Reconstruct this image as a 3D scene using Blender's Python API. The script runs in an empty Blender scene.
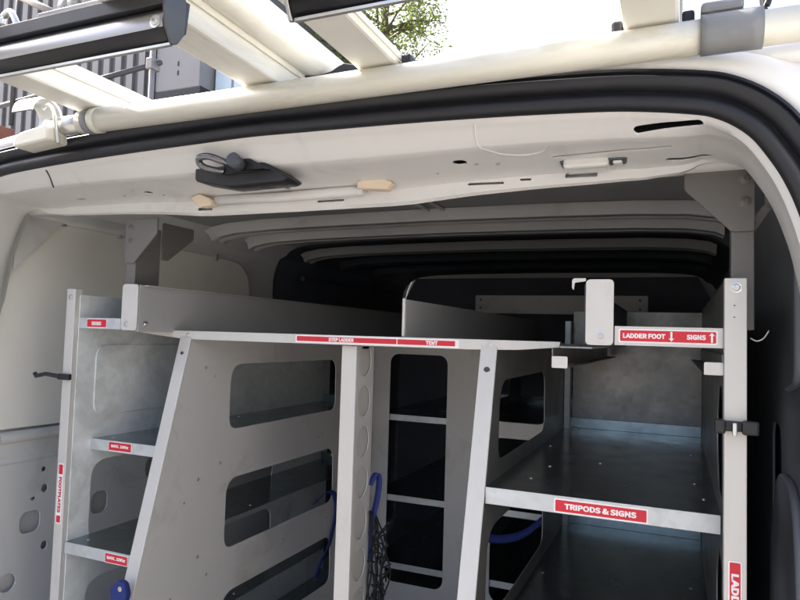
import bpy, bmesh, math, random
from mathutils import Vector, Matrix
random.seed(7)
S = bpy.context.scene
COL = S.collection
R = math.radians

# ------------------------------------------------------------------ camera
cam_d = bpy.data.cameras.new('camera'); cam = bpy.data.objects.new('camera', cam_d); COL.objects.link(cam)
def aim(ob, loc, yaw, pitch, roll):
    f = Vector((-math.sin(yaw)*math.cos(pitch), math.cos(yaw)*math.cos(pitch), math.sin(pitch)))
    r = Vector((math.cos(yaw), math.sin(yaw), 0)); u = r.cross(f)
    c, s = math.cos(roll), math.sin(roll)
    r2 = c*r + s*u; u2 = -s*r + c*u
    m = Matrix((r2, u2, -f)).transposed().to_4x4(); m.translation = loc
    ob.matrix_world = m
aim(cam, Vector((0, -.8, 1.55)), .40405, .05384, .02984)
cam_d.sensor_width = 36; cam_d.lens = 649.3/800*36; cam_d.clip_start = .01; cam_d.clip_end = 3000
S.camera = cam

# ------------------------------------------------------------------ sky, sun, exposure
SUN_EL, SUN_AZ = R(45), R(-72)            # azimuth from +Y, negative = towards -X (front left of the van)
W = bpy.data.worlds.new('World'); S.world = W; W.use_nodes = True
nt = W.node_tree; nt.nodes.clear()
out = nt.nodes.new('ShaderNodeOutputWorld'); bg = nt.nodes.new('ShaderNodeBackground'); sk = nt.nodes.new('ShaderNodeTexSky')
sk.sky_type = 'NISHITA'; sk.sun_disc = False; sk.sun_elevation = SUN_EL; sk.sun_rotation = SUN_AZ
sk.air_density = .8; sk.dust_density = 6.5; sk.ozone_density = .6
bg.inputs[1].default_value = .15
nt.links.new(sk.outputs[0], bg.inputs[0]); nt.links.new(bg.outputs[0], out.inputs[0])
sl = bpy.data.lights.new('sun', 'SUN'); so = bpy.data.objects.new('sun', sl); COL.objects.link(so)
sl.energy = 4.0; sl.angle = R(.5); sl.color = (1, .96, .89)
sd = Vector((math.sin(SUN_AZ)*math.cos(SUN_EL), math.cos(SUN_AZ)*math.cos(SUN_EL), math.sin(SUN_EL)))
so.rotation_euler = sd.to_track_quat('Z', 'Y').to_euler(); so.location = sd*30
S.view_settings.view_transform = 'Standard'; S.view_settings.look = 'None'
S.view_settings.gamma = 1; S.view_settings.use_curve_mapping = False
S.view_settings.exposure = 2.0
S.cycles.max_bounces = 14; S.cycles.diffuse_bounces = 8; S.cycles.glossy_bounces = 6; S.cycles.use_denoising = True
S.cycles.sample_clamp_indirect = 6

# ------------------------------------------------------------------ materials
MATS = {}
def mat(name, col, rough=.5, metal=0, var=.12, scale=6, bump=0, bscale=80, coat=0, dirt=0, dirtcol=(.09, .075, .06), dscale=9, dlo=.58,
        spangle=0, trans=0, stretch=None, emit=0, rvar=.15):
    m = bpy.data.materials.new(name); m.use_nodes = True
    n = m.node_tree.nodes; l = m.node_tree.links
    p = n['Principled BSDF']; p.inputs['Metallic'].default_value = metal; p.inputs['Coat Weight'].default_value = coat
    tc = n.new('ShaderNodeTexCoord'); src = tc.outputs['Object']
    if stretch:
        mp = n.new('ShaderNodeMapping'); mp.inputs['Scale'].default_value = stretch; l.new(src, mp.inputs[0]); src = mp.outputs[0]
    nz = n.new('ShaderNodeTexNoise'); nz.inputs['Scale'].default_value = scale; nz.inputs['Detail'].default_value = 6; nz.inputs['Roughness'].default_value = .6
    l.new(src, nz.inputs[0])
    mx = n.new('ShaderNodeMix'); mx.data_type = 'RGBA'
    mx.inputs[6].default_value = (*[max(0, c*(1-var)) for c in col], 1); mx.inputs[7].default_value = (*[min(1, c*(1+var)) for c in col], 1)
    l.new(nz.outputs[0], mx.inputs[0]); c_out = mx.outputs[2]
    if spangle:
        vo = n.new('ShaderNodeTexVoronoi'); vo.inputs['Scale'].default_value = 70; l.new(src, vo.inputs[0])
        m2 = n.new('ShaderNodeMix'); m2.data_type = 'RGBA'; m2.blend_type = 'MULTIPLY'; m2.inputs[0].default_value = spangle
        l.new(c_out, m2.inputs[6]); sep = n.new('ShaderNodeRGBToBW'); l.new(vo.outputs['Color'], sep.inputs[0]); l.new(sep.outputs[0], m2.inputs[7]); c_out = m2.outputs[2]
    if dirt:
        nd = n.new('ShaderNodeTexNoise'); nd.inputs['Scale'].default_value = dscale; nd.inputs['Detail'].default_value = 9; nd.inputs['Roughness'].default_value = .68
        nd.inputs['Distortion'].default_value = .6
        l.new(src, nd.inputs[0]); rp = n.new('ShaderNodeMapRange'); rp.inputs[1].default_value = dlo; rp.inputs[2].default_value = dlo+.22; rp.inputs[4].default_value = dirt
        l.new(nd.outputs[0], rp.inputs[0])
        m3 = n.new('ShaderNodeMix'); m3.data_type = 'RGBA'; m3.inputs[7].default_value = (*dirtcol, 1)
        l.new(rp.outputs[0], m3.inputs[0]); l.new(c_out, m3.inputs[6]); c_out = m3.outputs[2]
    l.new(c_out, p.inputs['Base Color'])
    rr = n.new('ShaderNodeMapRange'); rr.inputs[3].default_value = max(.03, rough-rvar); rr.inputs[4].default_value = min(1, rough+rvar)
    nr = n.new('ShaderNodeTexNoise'); nr.inputs['Scale'].default_value = scale*2.3; nr.inputs['Detail'].default_value = 5; l.new(src, nr.inputs[0])
    l.new(nr.outputs[0], rr.inputs[0]); l.new(rr.outputs[0], p.inputs['Roughness'])
    if bump:
        nb = n.new('ShaderNodeTexNoise'); nb.inputs['Scale'].default_value = bscale; nb.inputs['Detail'].default_value = 4; l.new(src, nb.inputs[0])
        b = n.new('ShaderNodeBump'); b.inputs['Strength'].default_value = bump; b.inputs['Distance'].default_value = .002
        l.new(nb.outputs[0], b.inputs['Height']); l.new(b.outputs[0], p.inputs['Normal'])
    if trans:
        tr = n.new('ShaderNodeBsdfTranslucent'); l.new(c_out, tr.inputs[0]); ms = n.new('ShaderNodeMixShader'); ms.inputs[0].default_value = trans
        o = n['Material Output']; l.new(p.outputs[0], ms.inputs[1]); l.new(tr.outputs[0], ms.inputs[2]); l.new(ms.outputs[0], o.inputs[0])
    MATS[name] = m; return m
WHITE = mat('white_van_paint', (.74, .735, .72), .32, var=.04, scale=3, coat=.3, dirt=.35, dirtcol=(.34, .30, .26), dscale=5, dlo=.6)
INNER = mat('inner_primer_paint', (.62, .612, .595), .42, var=.05, scale=4, dirt=.5, dirtcol=(.30, .27, .24), dscale=6, dlo=.56)
BOARD = mat('cream_lining_board', (.80, .78, .72), .7, var=.06, scale=5, bump=.15, bscale=240, dirt=.25, dirtcol=(.4, .36, .3), dscale=3)
ROOFSH = mat('grey_roof_shade', (.34, .34, .335), .5, var=.08, scale=3, dirt=.4, dirtcol=(.2, .2, .2), dscale=4)  # weaker light under the roof put into a darker grey base
WALLR = mat('blue_grey_right_wall', (.20, .215, .235), .5, var=.12, scale=4, bump=.08, bscale=200)  # right wall and cant rail, darker than the left side
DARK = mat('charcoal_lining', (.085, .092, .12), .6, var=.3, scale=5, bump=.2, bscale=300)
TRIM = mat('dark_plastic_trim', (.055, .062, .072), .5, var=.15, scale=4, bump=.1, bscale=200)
RUBBER = mat('black_rubber', (.009, .0095, .013), .5, var=.25, scale=9, bump=.12, bscale=120)
ALU = mat('brushed_aluminium', (.60, .582, .55), .5, .3, var=.07, scale=10, dirt=.5, dirtcol=(.34, .31, .28), dscale=14, dlo=.6, stretch=(3, 3, .6))
PANEL = mat('grey_panel_coat', (.57, .555, .535), .48, .1, var=.05, scale=5, dirt=.7, dirtcol=(.30, .24, .19), dscale=5, dlo=.55, bump=.05, bscale=160)
ZINC = mat('galvanised_sheet', (.33, .385, .405), .22, .95, var=.12, scale=7, spangle=.2, dirt=.3, dirtcol=(.13, .13, .13), dscale=4, dlo=.6, bump=.08, bscale=30)
FARP = mat('pale_zinc_panel', (.76, .79, .78), .45, .15, var=.08, scale=7, spangle=.12, dirt=.6, dirtcol=(.33, .31, .29), dscale=7, dlo=.52)
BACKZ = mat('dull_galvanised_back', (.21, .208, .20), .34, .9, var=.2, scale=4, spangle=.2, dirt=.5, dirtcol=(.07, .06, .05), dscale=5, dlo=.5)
GALVSH = mat('shade_dark_galvanised', (.22, .215, .205), .42, .6, var=.12, scale=5, spangle=.15, dirt=.5, dirtcol=(.13, .12, .11), dscale=6, dlo=.55)  # galvanised steel darkened with the shade inside the right rack
DIVM = mat('dark_grey_divider_coat', (.40, .397, .39), .45, .15, var=.05, scale=5, dirt=.3, dirtcol=(.18, .17, .16))
ZLIP = mat('galvanised_edge', (.60, .63, .64), .42, .5, var=.08, scale=9, spangle=.15, dirt=.5, dirtcol=(.27, .26, .25), dscale=12, dlo=.6)
HANG = mat('taupe_bracket_coat', (.155, .145, .135), .42, .25, var=.06, scale=8, dirt=.3, dirtcol=(.14, .12, .11))
HOOKM = mat('dark_steel_hook', (.20, .20, .205), .32, 1, var=.15, scale=30)
STEEL = mat('zinc_screw', (.62, .62, .6), .3, 1, var=.1, scale=40)
BLACKP = mat('black_plastic', (.012, .012, .014), .38, var=.2, scale=20)
RED = mat('red_vinyl', (.60, .012, .03), .4, var=.06, scale=20)
WVIN = mat('white_vinyl', (.82, .80, .79), .45, var=.04, scale=20)
BLUE = mat('blue_webbing', (.012, .028, .17), .7, var=.2, scale=60, bump=.5, bscale=900)
NET = mat('black_cord', (.01, .01, .012), .8, var=.2, scale=60)
LADW = mat('cream_ladder_fibreglass', (.74, .725, .66), .5, var=.05, scale=4, dirt=.55, dirtcol=(.42, .38, .3), dscale=8, dlo=.57, stretch=(2, .5, 2))
ROLL = mat('cream_roller_tube', (.62, .60, .52), .4, .1, var=.05, scale=5, dirt=.65, dirtcol=(.36, .31, .20), dscale=7, dlo=.52, stretch=(.6, 2, 2))
BLKM = mat('gloss_black_anodised', (.012, .012, .015), .3, .3, var=.2, scale=6, rvar=.06)
BARM = mat('polished_channel', (.36, .36, .37), .36, 1.0, var=.2, scale=6, rvar=.08)
PLY = mat('plywood_floor', (.24, .24, .235), .75, var=.2, scale=5, dirt=.5)
SILV = mat('cast_aluminium', (.62, .62, .6), .34, .85, var=.1, scale=15, dirt=.4)
GCL = mat('grey_clamp_plastic', (.20, .205, .21), .6, var=.15, scale=14, dirt=.4, dirtcol=(.35, .34, .33), dscale=20)
TAN = mat('tan_foam_pad', (.68, .56, .43), .8, var=.08, scale=12)
LENS = mat('lamp_lens', (.62, .62, .6), .22, var=.05, scale=20, coat=.5)
CLADL = mat('light_cladding', (.285, .275, .27), .55, .1, var=.06, scale=1.2, dirt=.3, dirtcol=(.3, .3, .3), dscale=1.5)
CLADD = mat('grey_cladding', (.12, .115, .11), .55, .1, var=.08, scale=1.2, dirt=.3, dscale=1.5)
WINB = mat('blue_glazing', (.62, .74, .80), .25, var=.05, scale=1)
WALLD = mat('dark_wall_render', (.03, .034, .05), .8, var=.15, scale=2)
SCAF = mat('scaffold_tube', (.30, .27, .25), .5, .5, var=.2, scale=6, dirt=.5)
SCAFD = mat('dark_scaffold_tube', (.08, .08, .085), .5, .4, var=.2, scale=6)
BARK = mat('bark', (.12, .09, .06), .9, var=.3, scale=14, bump=.8, bscale=40)
LEAF = mat('leaf', (.20, .245, .07), .5, var=.45, scale=1.6, trans=.5)
GROUND = mat('warm_yard_concrete', (.155, .148, .138), .85, var=.15, scale=.8, bump=.4, bscale=30, dirt=.4, dirtcol=(.2, .17, .15), dscale=1.2)
TYRE = mat('tyre_rubber', (.02, .02, .02), .8)
GLASS = mat('dark_glass', (.02, .025, .03), .08, coat=.5)

# ------------------------------------------------------------------ helpers
def tag(o, label=None, cat=None, group=None, kind=None):
    if label: o['label'] = label
    if cat: o['category'] = cat
    if group: o['group'] = group
    if kind: o['kind'] = kind
    return o
def empty(name, loc, label, cat, group=None):
    o = bpy.data.objects.new(name, None); o.location = loc; o.empty_display_size = .05; COL.objects.link(o)
    return tag(o, label, cat, group)
def link(name, me, m=None, parent=None, smooth=False):
    o = bpy.data.objects.new(name, me); COL.objects.link(o)
    if m and not me.materials: me.materials.append(m)
    if smooth:
        for p in me.polygons: p.use_smooth = True
    if parent is not None: setp(o, parent)
    return o
def setp(o, parent):
    o.parent = parent
    t = Vector((0, 0, 0)); q = parent
    while q is not None and q.type == 'EMPTY': t += q.location; q = q.parent
    if parent.type == 'EMPTY': o.matrix_parent_inverse = Matrix.Translation(-parent.location)
def from_bm(name, bm, m, parent=None, smooth=False):
    me = bpy.data.meshes.new(name); bmesh.ops.recalc_face_normals(bm, faces=bm.faces[:]); bm.to_mesh(me); bm.free()
    return link(name, me, m, parent, smooth)
def bx(bm, x0, x1, y0, y1, z0, z1, bev=0):
    r = bmesh.ops.create_cube(bm, size=1)
    for v in r['verts']:
        v.co = Vector(((x0+x1)/2+v.co.x*(x1-x0), (y0+y1)/2+v.co.y*(y1-y0), (z0+z1)/2+v.co.z*(z1-z0)))
    if bev:
        es = list({e for v in r['verts'] for e in v.link_edges})
        bmesh.ops.bevel(bm, geom=es, offset=bev, segments=2, affect='EDGES', profile=.5)
def box(name, x0, x1, y0, y1, z0, z1, m, parent=None, bev=.0012):
    bm = bmesh.new(); bx(bm, x0, x1, y0, y1, z0, z1, bev); return from_bm(name, bm, m, parent)
def rrect(a0, a1, b0, b1, r, n=7):
    pts = []
    for (ca, cb, s) in ((a1-r, b1-r, 0), (a0+r, b1-r, 90), (a0+r, b0+r, 180), (a1-r, b0+r, 270)):
        for i in range(n+1):
            t = R(s+90*i/n); pts.append((ca+r*math.cos(t), cb+r*math.sin(t)))
    return pts
def rpoly(pts, r, n=6):
    """rounded polygon; r may be a list"""
    o = []; N = len(pts)
    for i in range(N):
        p = Vector(pts[i]); a = Vector(pts[i-1]); b = Vector(pts[(i+1) % N]); rr = r[i] if isinstance(r, (list, tuple)) else r
        if rr <= 0: o.append(tuple(p)); continue
        u = (a-p).normalized(); v = (b-p).normalized(); d = min(rr, (a-p).length*.49, (b-p).length*.49)
        s, e = p+u*d, p+v*d
        for k in range(n+1):
            t = k/n; q = s*(1-t)**2+p*2*t*(1-t)+e*t*t; o.append(tuple(q))
    return o
def circ(a, b, ra, rb=None, n=18):
    rb = rb or ra
    return [(a+ra*math.cos(2*math.pi*i/n), b+rb*math.sin(2*math.pi*i/n)) for i in range(n)]
def plate(name, loops, plane, off, thick, m, parent=None, bev=.0006):
    """sheet metal with real holes: loops[0] is the outline, the rest are holes; off is the centre of the thickness"""
    cu = bpy.data.curves.new(name, 'CURVE'); cu.dimensions = '2D'; cu.fill_mode = 'BOTH'
    cu.extrude = max(.0001, thick/2-bev); cu.bevel_depth = bev; cu.bevel_resolution = 1; cu.offset = -bev
    for lp in loops:
        s = cu.splines.new('POLY'); s.points.add(len(lp)-1); s.use_cyclic_u = True
        for q, (a, b) in zip(s.points, lp): q.co = (a, b, 0, 1)
    o = bpy.data.objects.new('tmp', cu); COL.objects.link(o)
    dg = bpy.context.evaluated_depsgraph_get(); me = bpy.data.meshes.new_from_object(o.evaluated_get(dg))
    bpy.data.objects.remove(o); bpy.data.curves.remove(cu); me.name = name
    if plane == 'YZ': M = Matrix(((0, 0, 1, off), (1, 0, 0, 0), (0, 1, 0, 0), (0, 0, 0, 1)))
    elif plane == 'XZ': M = Matrix(((1, 0, 0, 0), (0, 0, -1, off), (0, 1, 0, 0), (0, 0, 0, 1)))
    else: M = Matrix.Translation((0, 0, off))
    me.transform(M); me.materials.clear()
    return link(name, me, m, parent)
def tube_bm(bm, pts, r, n=10, cap=True):
    P = [Vector(p) for p in pts]; rings = []
    for i, p in enumerate(P):
        d = (P[min(i+1, len(P)-1)]-P[max(i-1, 0)]).normalized()
        ref = Vector((0, 0, 1)) if abs(d.z) < .9 else Vector((1, 0, 0))
        a = d.cross(ref).normalized(); b = d.cross(a); rr = r[i] if isinstance(r, (list, tuple)) else r
        rings.append([bm.verts.new(p+(a*math.cos(2*math.pi*k/n)+b*math.sin(2*math.pi*k/n))*rr) for k in range(n)])
    for i in range(len(rings)-1):
        for k in range(n): bm.faces.new((rings[i][k], rings[i][(k+1) % n], rings[i+1][(k+1) % n], rings[i+1][k]))
    if cap: bm.faces.new(rings[0]); bm.faces.new(rings[-1])
def tube(name, pts, r, m, parent=None, n=14, smooth=True):
    bm = bmesh.new(); tube_bm(bm, pts, r, n); o = from_bm(name, bm, m, parent, False)
    if smooth:
        for p in o.data.polygons: p.use_smooth = len(p.vertices) == 4
    return o
def ribbon(name, pts, w, wdir, t, m, parent=None):
    """flat webbing strap through pts, width w along wdir, thickness t"""
    P = [Vector(p) for p in pts]; wd = Vector(wdir).normalized(); bm = bmesh.new(); rows = []
    for i, p in enumerate(P):
        d = (P[min(i+1, len(P)-1)]-P[max(i-1, 0)]).normalized(); nn = d.cross(wd).normalized()
        rows.append([bm.verts.new(p+wd*sx*w/2+nn*sn*t/2) for sx, sn in ((-1, -1), (1, -1), (1, 1), (-1, 1))])
    for i in range(len(rows)-1):
        for k in range(4): bm.faces.new((rows[i][k], rows[i][(k+1) % 4], rows[i+1][(k+1) % 4], rows[i+1][k]))
    bm.faces.new(rows[0]); bm.faces.new(rows[-1])
    return from_bm(name, bm, m, parent, True)
def smooth_pts(pts, n=6):
    P = [Vector(p) for p in pts]; o = []
    for i in range(len(P)-1):
        p0, p1, p2, p3 = P[max(i-1, 0)], P[i], P[i+1], P[min(i+2, len(P)-1)]
        for k in range(n):
            t = k/n; o.append(.5*((2*p1)+(p2-p0)*t+(2*p0-5*p1+4*p2-p3)*t*t+(3*p1-p0-3*p2+p3)*t**3))
    o.append(P[-1]); return o
def autosmooth(o, ang=35):
    me = o.data
    for p in me.polygons: p.use_smooth = True
    bm = bmesh.new(); bm.from_mesh(me)
    for e in bm.edges:
        if len(e.link_faces) == 2 and e.calc_face_angle(0) > R(ang): e.smooth = False
    bm.to_mesh(me); bm.free()
    return o
def loft(name, grid, m, parent=None, close=False, ang=40):
    bm = bmesh.new(); V = [[bm.verts.new(p) for p in row] for row in grid]
    for i in range(len(V)-1):
        nn = len(V[i]); rng = range(nn if close else nn-1)
        for k in rng: bm.faces.new((V[i][k], V[i][(k+1) % nn], V[i+1][(k+1) % nn], V[i+1][k]))
    return autosmooth(from_bm(name, bm, m, parent), ang)
def boolean_cut(o, cutters):
    for c in cutters:
        md = o.modifiers.new('b', 'BOOLEAN'); md.object = c; md.operation = 'DIFFERENCE'; md.solver = 'EXACT'; md.use_self = True
    dg = bpy.context.evaluated_depsgraph_get(); me = bpy.data.meshes.new_from_object(o.evaluated_get(dg))
    o.modifiers.clear(); o.data = me
    for c in cutters: bpy.data.objects.remove(c)
SCREW = None
def screw(x, y, z, facing, parent, r=.0042, m=None, name='screw'):
    """pan-head screw with a recess; facing is the outward axis"""
    global SCREW
    if SCREW is None:
        bm = bmesh.new(); prof = [(1.5, -.1), (1.5, .12), (1, .18), (1, .45), (.75, .62), (.42, .64), (.38, .3), (0.001, .3)]
        rings = [[bm.verts.new((a*math.cos(2*math.pi*k/12), a*math.sin(2*math.pi*k/12), h)) for k in range(12)] for a, h in prof]
        for i in range(len(rings)-1):
            for k in range(12): bm.faces.new((rings[i][k], rings[i][(k+1) % 12], rings[i+1][(k+1) % 12], rings[i+1][k]))
        SCREW = bpy.data.meshes.new('screw'); bmesh.ops.recalc_face_normals(bm, faces=bm.faces[:]); bm.to_mesh(SCREW); bm.free()
        SCREW.materials.append(STEEL)
    me = SCREW
    if m is not None:
        me = bpy.data.meshes.get('screw_'+m.name) or SCREW.copy(); me.name = 'screw_'+m.name; me.materials.clear(); me.materials.append(m)
    o = bpy.data.objects.new(name, me); COL.objects.link(o)
    o.scale = (r, r, r); o.location = (x, y, z)
    o.rotation_euler = {'-y': (R(90), 0, 0), '+x': (0, R(90), 0), '+z': (0, 0, 0), '-z': (R(180), 0, 0), '-x': (0, R(-90), 0)}[facing]
    setp(o, parent); return o
try:
    import os
    FONT = bpy.data.fonts.load(os.path.join(bpy.utils.resource_path('LOCAL'), 'datafiles', 'fonts', 'Noto Sans CJK Regular.woff2'))
except Exception:
    FONT = None
def text_mesh(txt, size, bold=0):
    cu = bpy.data.curves.new('t', 'FONT'); cu.body = txt; cu.size = size; cu.align_x = 'CENTER'; cu.align_y = 'CENTER'; cu.extrude = .0001; cu.offset = bold*size
    cu.resolution_u = 3
    if FONT: cu.font = FONT
    o = bpy.data.objects.new('tmp', cu); COL.objects.link(o); dg = bpy.context.evaluated_depsgraph_get()
    me = bpy.data.meshes.new_from_object(o.evaluated_get(dg)); bpy.data.objects.remove(o); bpy.data.curves.remove(cu); me.materials.clear(); return me
def lettering(txt, x, z, y, h, width, m, parent, rot=0):
    """raised vinyl letters facing -Y; h is the cap height, squeezed to the width given"""
    me = text_mesh(txt, h/.72, .02); xs = [v.co.x for v in me.vertices]; ys = [v.co.y for v in me.vertices]
    cx, cy = (max(xs)+min(xs))/2, (max(ys)+min(ys))/2; sx = width/(max(xs)-min(xs)); sy = h/(max(ys)-min(ys))
    me.transform(Matrix.Diagonal((sx, sy, 1, 1)) @ Matrix.Translation((-cx, -cy, 0)))
    me.transform(Matrix.Rotation(rot, 4, 'Z')); me.transform(Matrix.Rotation(R(90), 4, 'X')); me.transform(Matrix.Translation((x, y, z)))
    return link('lettering', me, m, parent)
def sticker(x0, x1, z0, z1, y, parent, border=.0014, tilt=0):
    s = plate('sticker', [rrect(x0, x1, z0, z1, .0022, 3)], 'XZ', y-.0003, .0005, WVIN, parent, bev=.0001)
    plate('red_field', [rrect(x0+border, x1-border, z0+border, z1-border, .0012, 2)], 'XZ', y-.0007, .0003, RED, s, bev=.0001)
    return s

# ------------------------------------------------------------------ ground
bm = bmesh.new(); vs = [bm.verts.new(p) for p in ((-900, -900, 0), (900, -900, 0), (900, 900, 0), (-900, 900, 0))]; bm.faces.new(vs)
tag(from_bm('ground', bm, GROUND), kind='structure')

# ================================================================== VAN
XC = -.595                                     # centre line of the van
van = empty('van', (XC, 1.2, 0), 'white panel van with open rear doorway and black rubber door seal', 'van')
half = [(0, 1.866), (.0845, 1.8645), (.244, 1.861), (.384, 1.856), (.507, 1.849), (.564, 1.843), (.617, 1.834), (.6415, 1.8265), (.666, 1.8125), (.688, 1.7925), (.7065, 1.7655), (.7205, 1.740), (.734, 1.706),
        (.748, 1.655), (.762, 1.57), (.774, 1.42), (.780, 1.2), (.782, .95), (.782, .55)]
right = [(XC+a, b) for a, b in half]; left = [(XC-a, b) for a, b in half]
ctrl = left[::-1]+right[1:]
path = [(p.x, p.y) for p in smooth_pts([(a, b, 0) for a, b in ctrl], 5)]
def pnorm(i):
    a = Vector(path[max(i-1, 0)]); b = Vector(path[min(i+1, len(path)-1)]); d = (b-a).normalized()
    return Vector((-d.y, d.x))                   # outward (up over the roof)
NRM = [pnorm(i) for i in range(len(path))]
def off(i, n): return Vector(path[i])+NRM[i]*n
def sweep_rows(prof_fn):
    return [[Vector((off(i, n).x, y, off(i, n).y)) for (n, y) in prof_fn(i)] for i in range(len(path))]
# black weather seal
seal = [(-.023, .008), (-.0235, -.006), (-.019, -.0125), (-.012, -.0135), (-.006, -.010), (-.0035, -.0045), (-.001, -.004), (.001, -.010), (.006, -.0165), (.013, -.0175), (.0165, -.013), (.018, -.010), (.020, -.0135), (.0235, -.012), (.0245, .008)]
loft('weather_seal', sweep_rows(lambda i: seal), RUBBER, van, close=True, ang=60)
# inner frame: header and pillars in one pressing, solid sheet
def kf(i):
    x, z = path[i]; a = abs(x-XC)
    if z < 1.72: return 0
    T = ((0, 1), (.2, .95), (.31, .82), (.42, .72), (.49, .66), (.56, .58), (.61, .44), (.655, .18), (.69, 0), (9, 0))
    for (a0, k0), (a1, k1) in zip(T, T[1:]):
        if a0 <= a < a1: return k0+(k1-k0)*(a-a0)/(a1-a0)
    return 0
def frame_prof(i):
    k = kf(i); q = 1-k
    o = [(-.020, -.001), (-.026, .002), (-.030, .008), (-.036*k-.0285*q, .013), (-.048*k-.027*q, .022), (-.0575*k-.0255*q, .0295), (-.0605*k-.025*q, .0330), (-.0635*k-.021*q, .048), (-.069*k-.023*q, .075), (-.076*k-.0225*q, .105), (-.081*k-.0215*q, .126), (-.085*k-.0205*q, .132), (-.106*k-.0195*q, .136),
         (-.111*k-.017*q, .142), (-.106*k-.012*q, .148), (-.070*k-.006*q, .152), (-.040*k+.002*q, .168)]
    inn = []
    for j, (n, y) in enumerate(o):
        a = Vector(o[max(j-1, 0)]); b = Vector(o[min(j+1, len(o)-1)]); d = (b-a).normalized(); inn.append((n+d.y*.0022, y-d.x*.0022))
    inn.reverse()
    return o+inn
fr = loft('door_frame', sweep_rows(frame_prof), INNER, van, close=True, ang=50)
bm = bmesh.new(); bm.from_mesh(fr.data); bmesh.ops.holes_fill(bm, edges=[e for e in bm.edges if e.is_boundary]); bmesh.ops.recalc_face_normals(bm, faces=bm.faces[:]); bm.to_mesh(fr.data); bm.free()
def slot_cutter(x, z, y, w, h, tilt=0, depth=.03, r=None):
    """a rounded slot seen from the rear: cuts through the pressing"""
    o = plate('cutter', [[(x+a*math.cos(tilt)-b*math.sin(tilt), z+a*math.sin(tilt)+b*math.cos(tilt)) for a, b in rrect(-w/2, w/2, -h/2, h/2, min(w, h)*.48 if r is None else r, 4)]], 'XZ', y, depth, INNER, None, bev=.0001)
    return o
def down_cutter(x, y, w, h, tilt=0, r=None):
    """the same, cut upwards through the underside"""
    return plate('cutter', [[(x+a*math.cos(tilt)-b*math.sin(tilt), y+a*math.sin(tilt)+b*math.cos(tilt)) for a, b in rrect(-w/2, w/2, -h/2, h/2, min(w, h)*.48 if r is None else r, 4)]], 'XY', 1.80, .07, INNER, None, bev=.0001)
cuts = [down_cutter(-.0115, .0155, .078, .011, -.184), down_cutter(-.287, .074, .021, .016), down_cutter(-.082, .073, .150, .0065, -.096, .001), down_cutter(.012, .112, .055, .012, .1),
        down_cutter(-.885, .093, .018, .012, 0), down_cutter(-.60, .112, .010, .008, 0), down_cutter(-1.06, .10, .02, .007, 0),
        slot_cutter(-.126, 1.7835, .15, .044, .006, -.02, .05, .001), slot_cutter(-.265, 1.7805, .15, .055, .0035, -.02, .05, .001), slot_cutter(-.205, 1.7825, .15, .016, .003, -.02, .05, .001),
        slot_cutter(-.53, 1.769, .15, .05, .0035, 0, .05, .001), slot_cutter(-.79, 1.768, .15, .032, .005, 0, .05, .001)]
boolean_cut(fr, cuts); autosmooth(fr, 40)
# joint lines of the pressing, laid on its surface
def on_frame(x, y, lift=.0):
    ok, p, n, _ = fr.ray_cast(Vector((x, y, 1.5)), Vector((0, 0, 1)))
    return Vector((x, y, (p.z if ok else 1.80)-lift))
tube('panel_seam', [on_frame(*p) for p in [(q.x, q.y) for q in smooth_pts([(-.2454, .004, 0), (-.2482, .0262, 0), (-.236, .045, 0), (-.2193, .0594, 0), (-.195, .066, 0), (-.1706, .0617, 0), (-.160, .050, 0), (-.1542, .0358, 0)], 6)]], .0012, INNER, van, 6)
tube('panel_seam', [on_frame(*p) for p in [(q.x, q.y) for q in smooth_pts([(-1.0391, .004, 0), (-1.045, .018, 0), (-1.0554, .034, 0)], 8)]], .0017, TRIM, van, 6)
# inner shell: light rear bay, dark lined front bay
bay = [(0, 1.877), (.3, 1.875), (.5, 1.872), (.62, 1.866), (.68, 1.856), (.72, 1.836), (.750, 1.806), (.768, 1.76), (.773, 1.68), (.775, 1.4), (.775, .552)]
def shell(name, y0, y1, d, m):
    ring = [(XC-a+d*(a > .6), z) for a, z in bay[::-1]]+[(XC+a-d*(a > .6), z) for a, z in bay[1:]]
    ring = [(p.x, p.y) for p in smooth_pts([(a, b, 0) for a, b in ring], 3)]
    return loft(name, [[Vector((x, y0+(y1-y0)*k/3, z)) for k in range(4)] for x, z in ring], m, van)
shell('inner_skin', .166, 1.205, 0, INNER)
loft('ceiling', [[Vector((XC+sgn*a, y, z-.0025)) for y in (.195, .6, 1.204)] for sgn, a, z in [(-1, a, z) for a, z in bay[4::-1]]+[(1, a, z) for a, z in bay[1:5]]], ROOFSH, van)
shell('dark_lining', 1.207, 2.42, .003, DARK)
# outer body
def body_prof(i):
    e = .04*4*NRM[i].x**2*NRM[i].y**2
    return [(.019, .004), (.026, -.004), (.033, -.007), (.042, -.004), (.050+.3*e, .006), (.056+.6*e, .03), (.060+e, .12), (.062+e, .9), (.062+e, 2.55)]
loft('body_shell', sweep_rows(body_prof), WHITE, van, ang=60)
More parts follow.
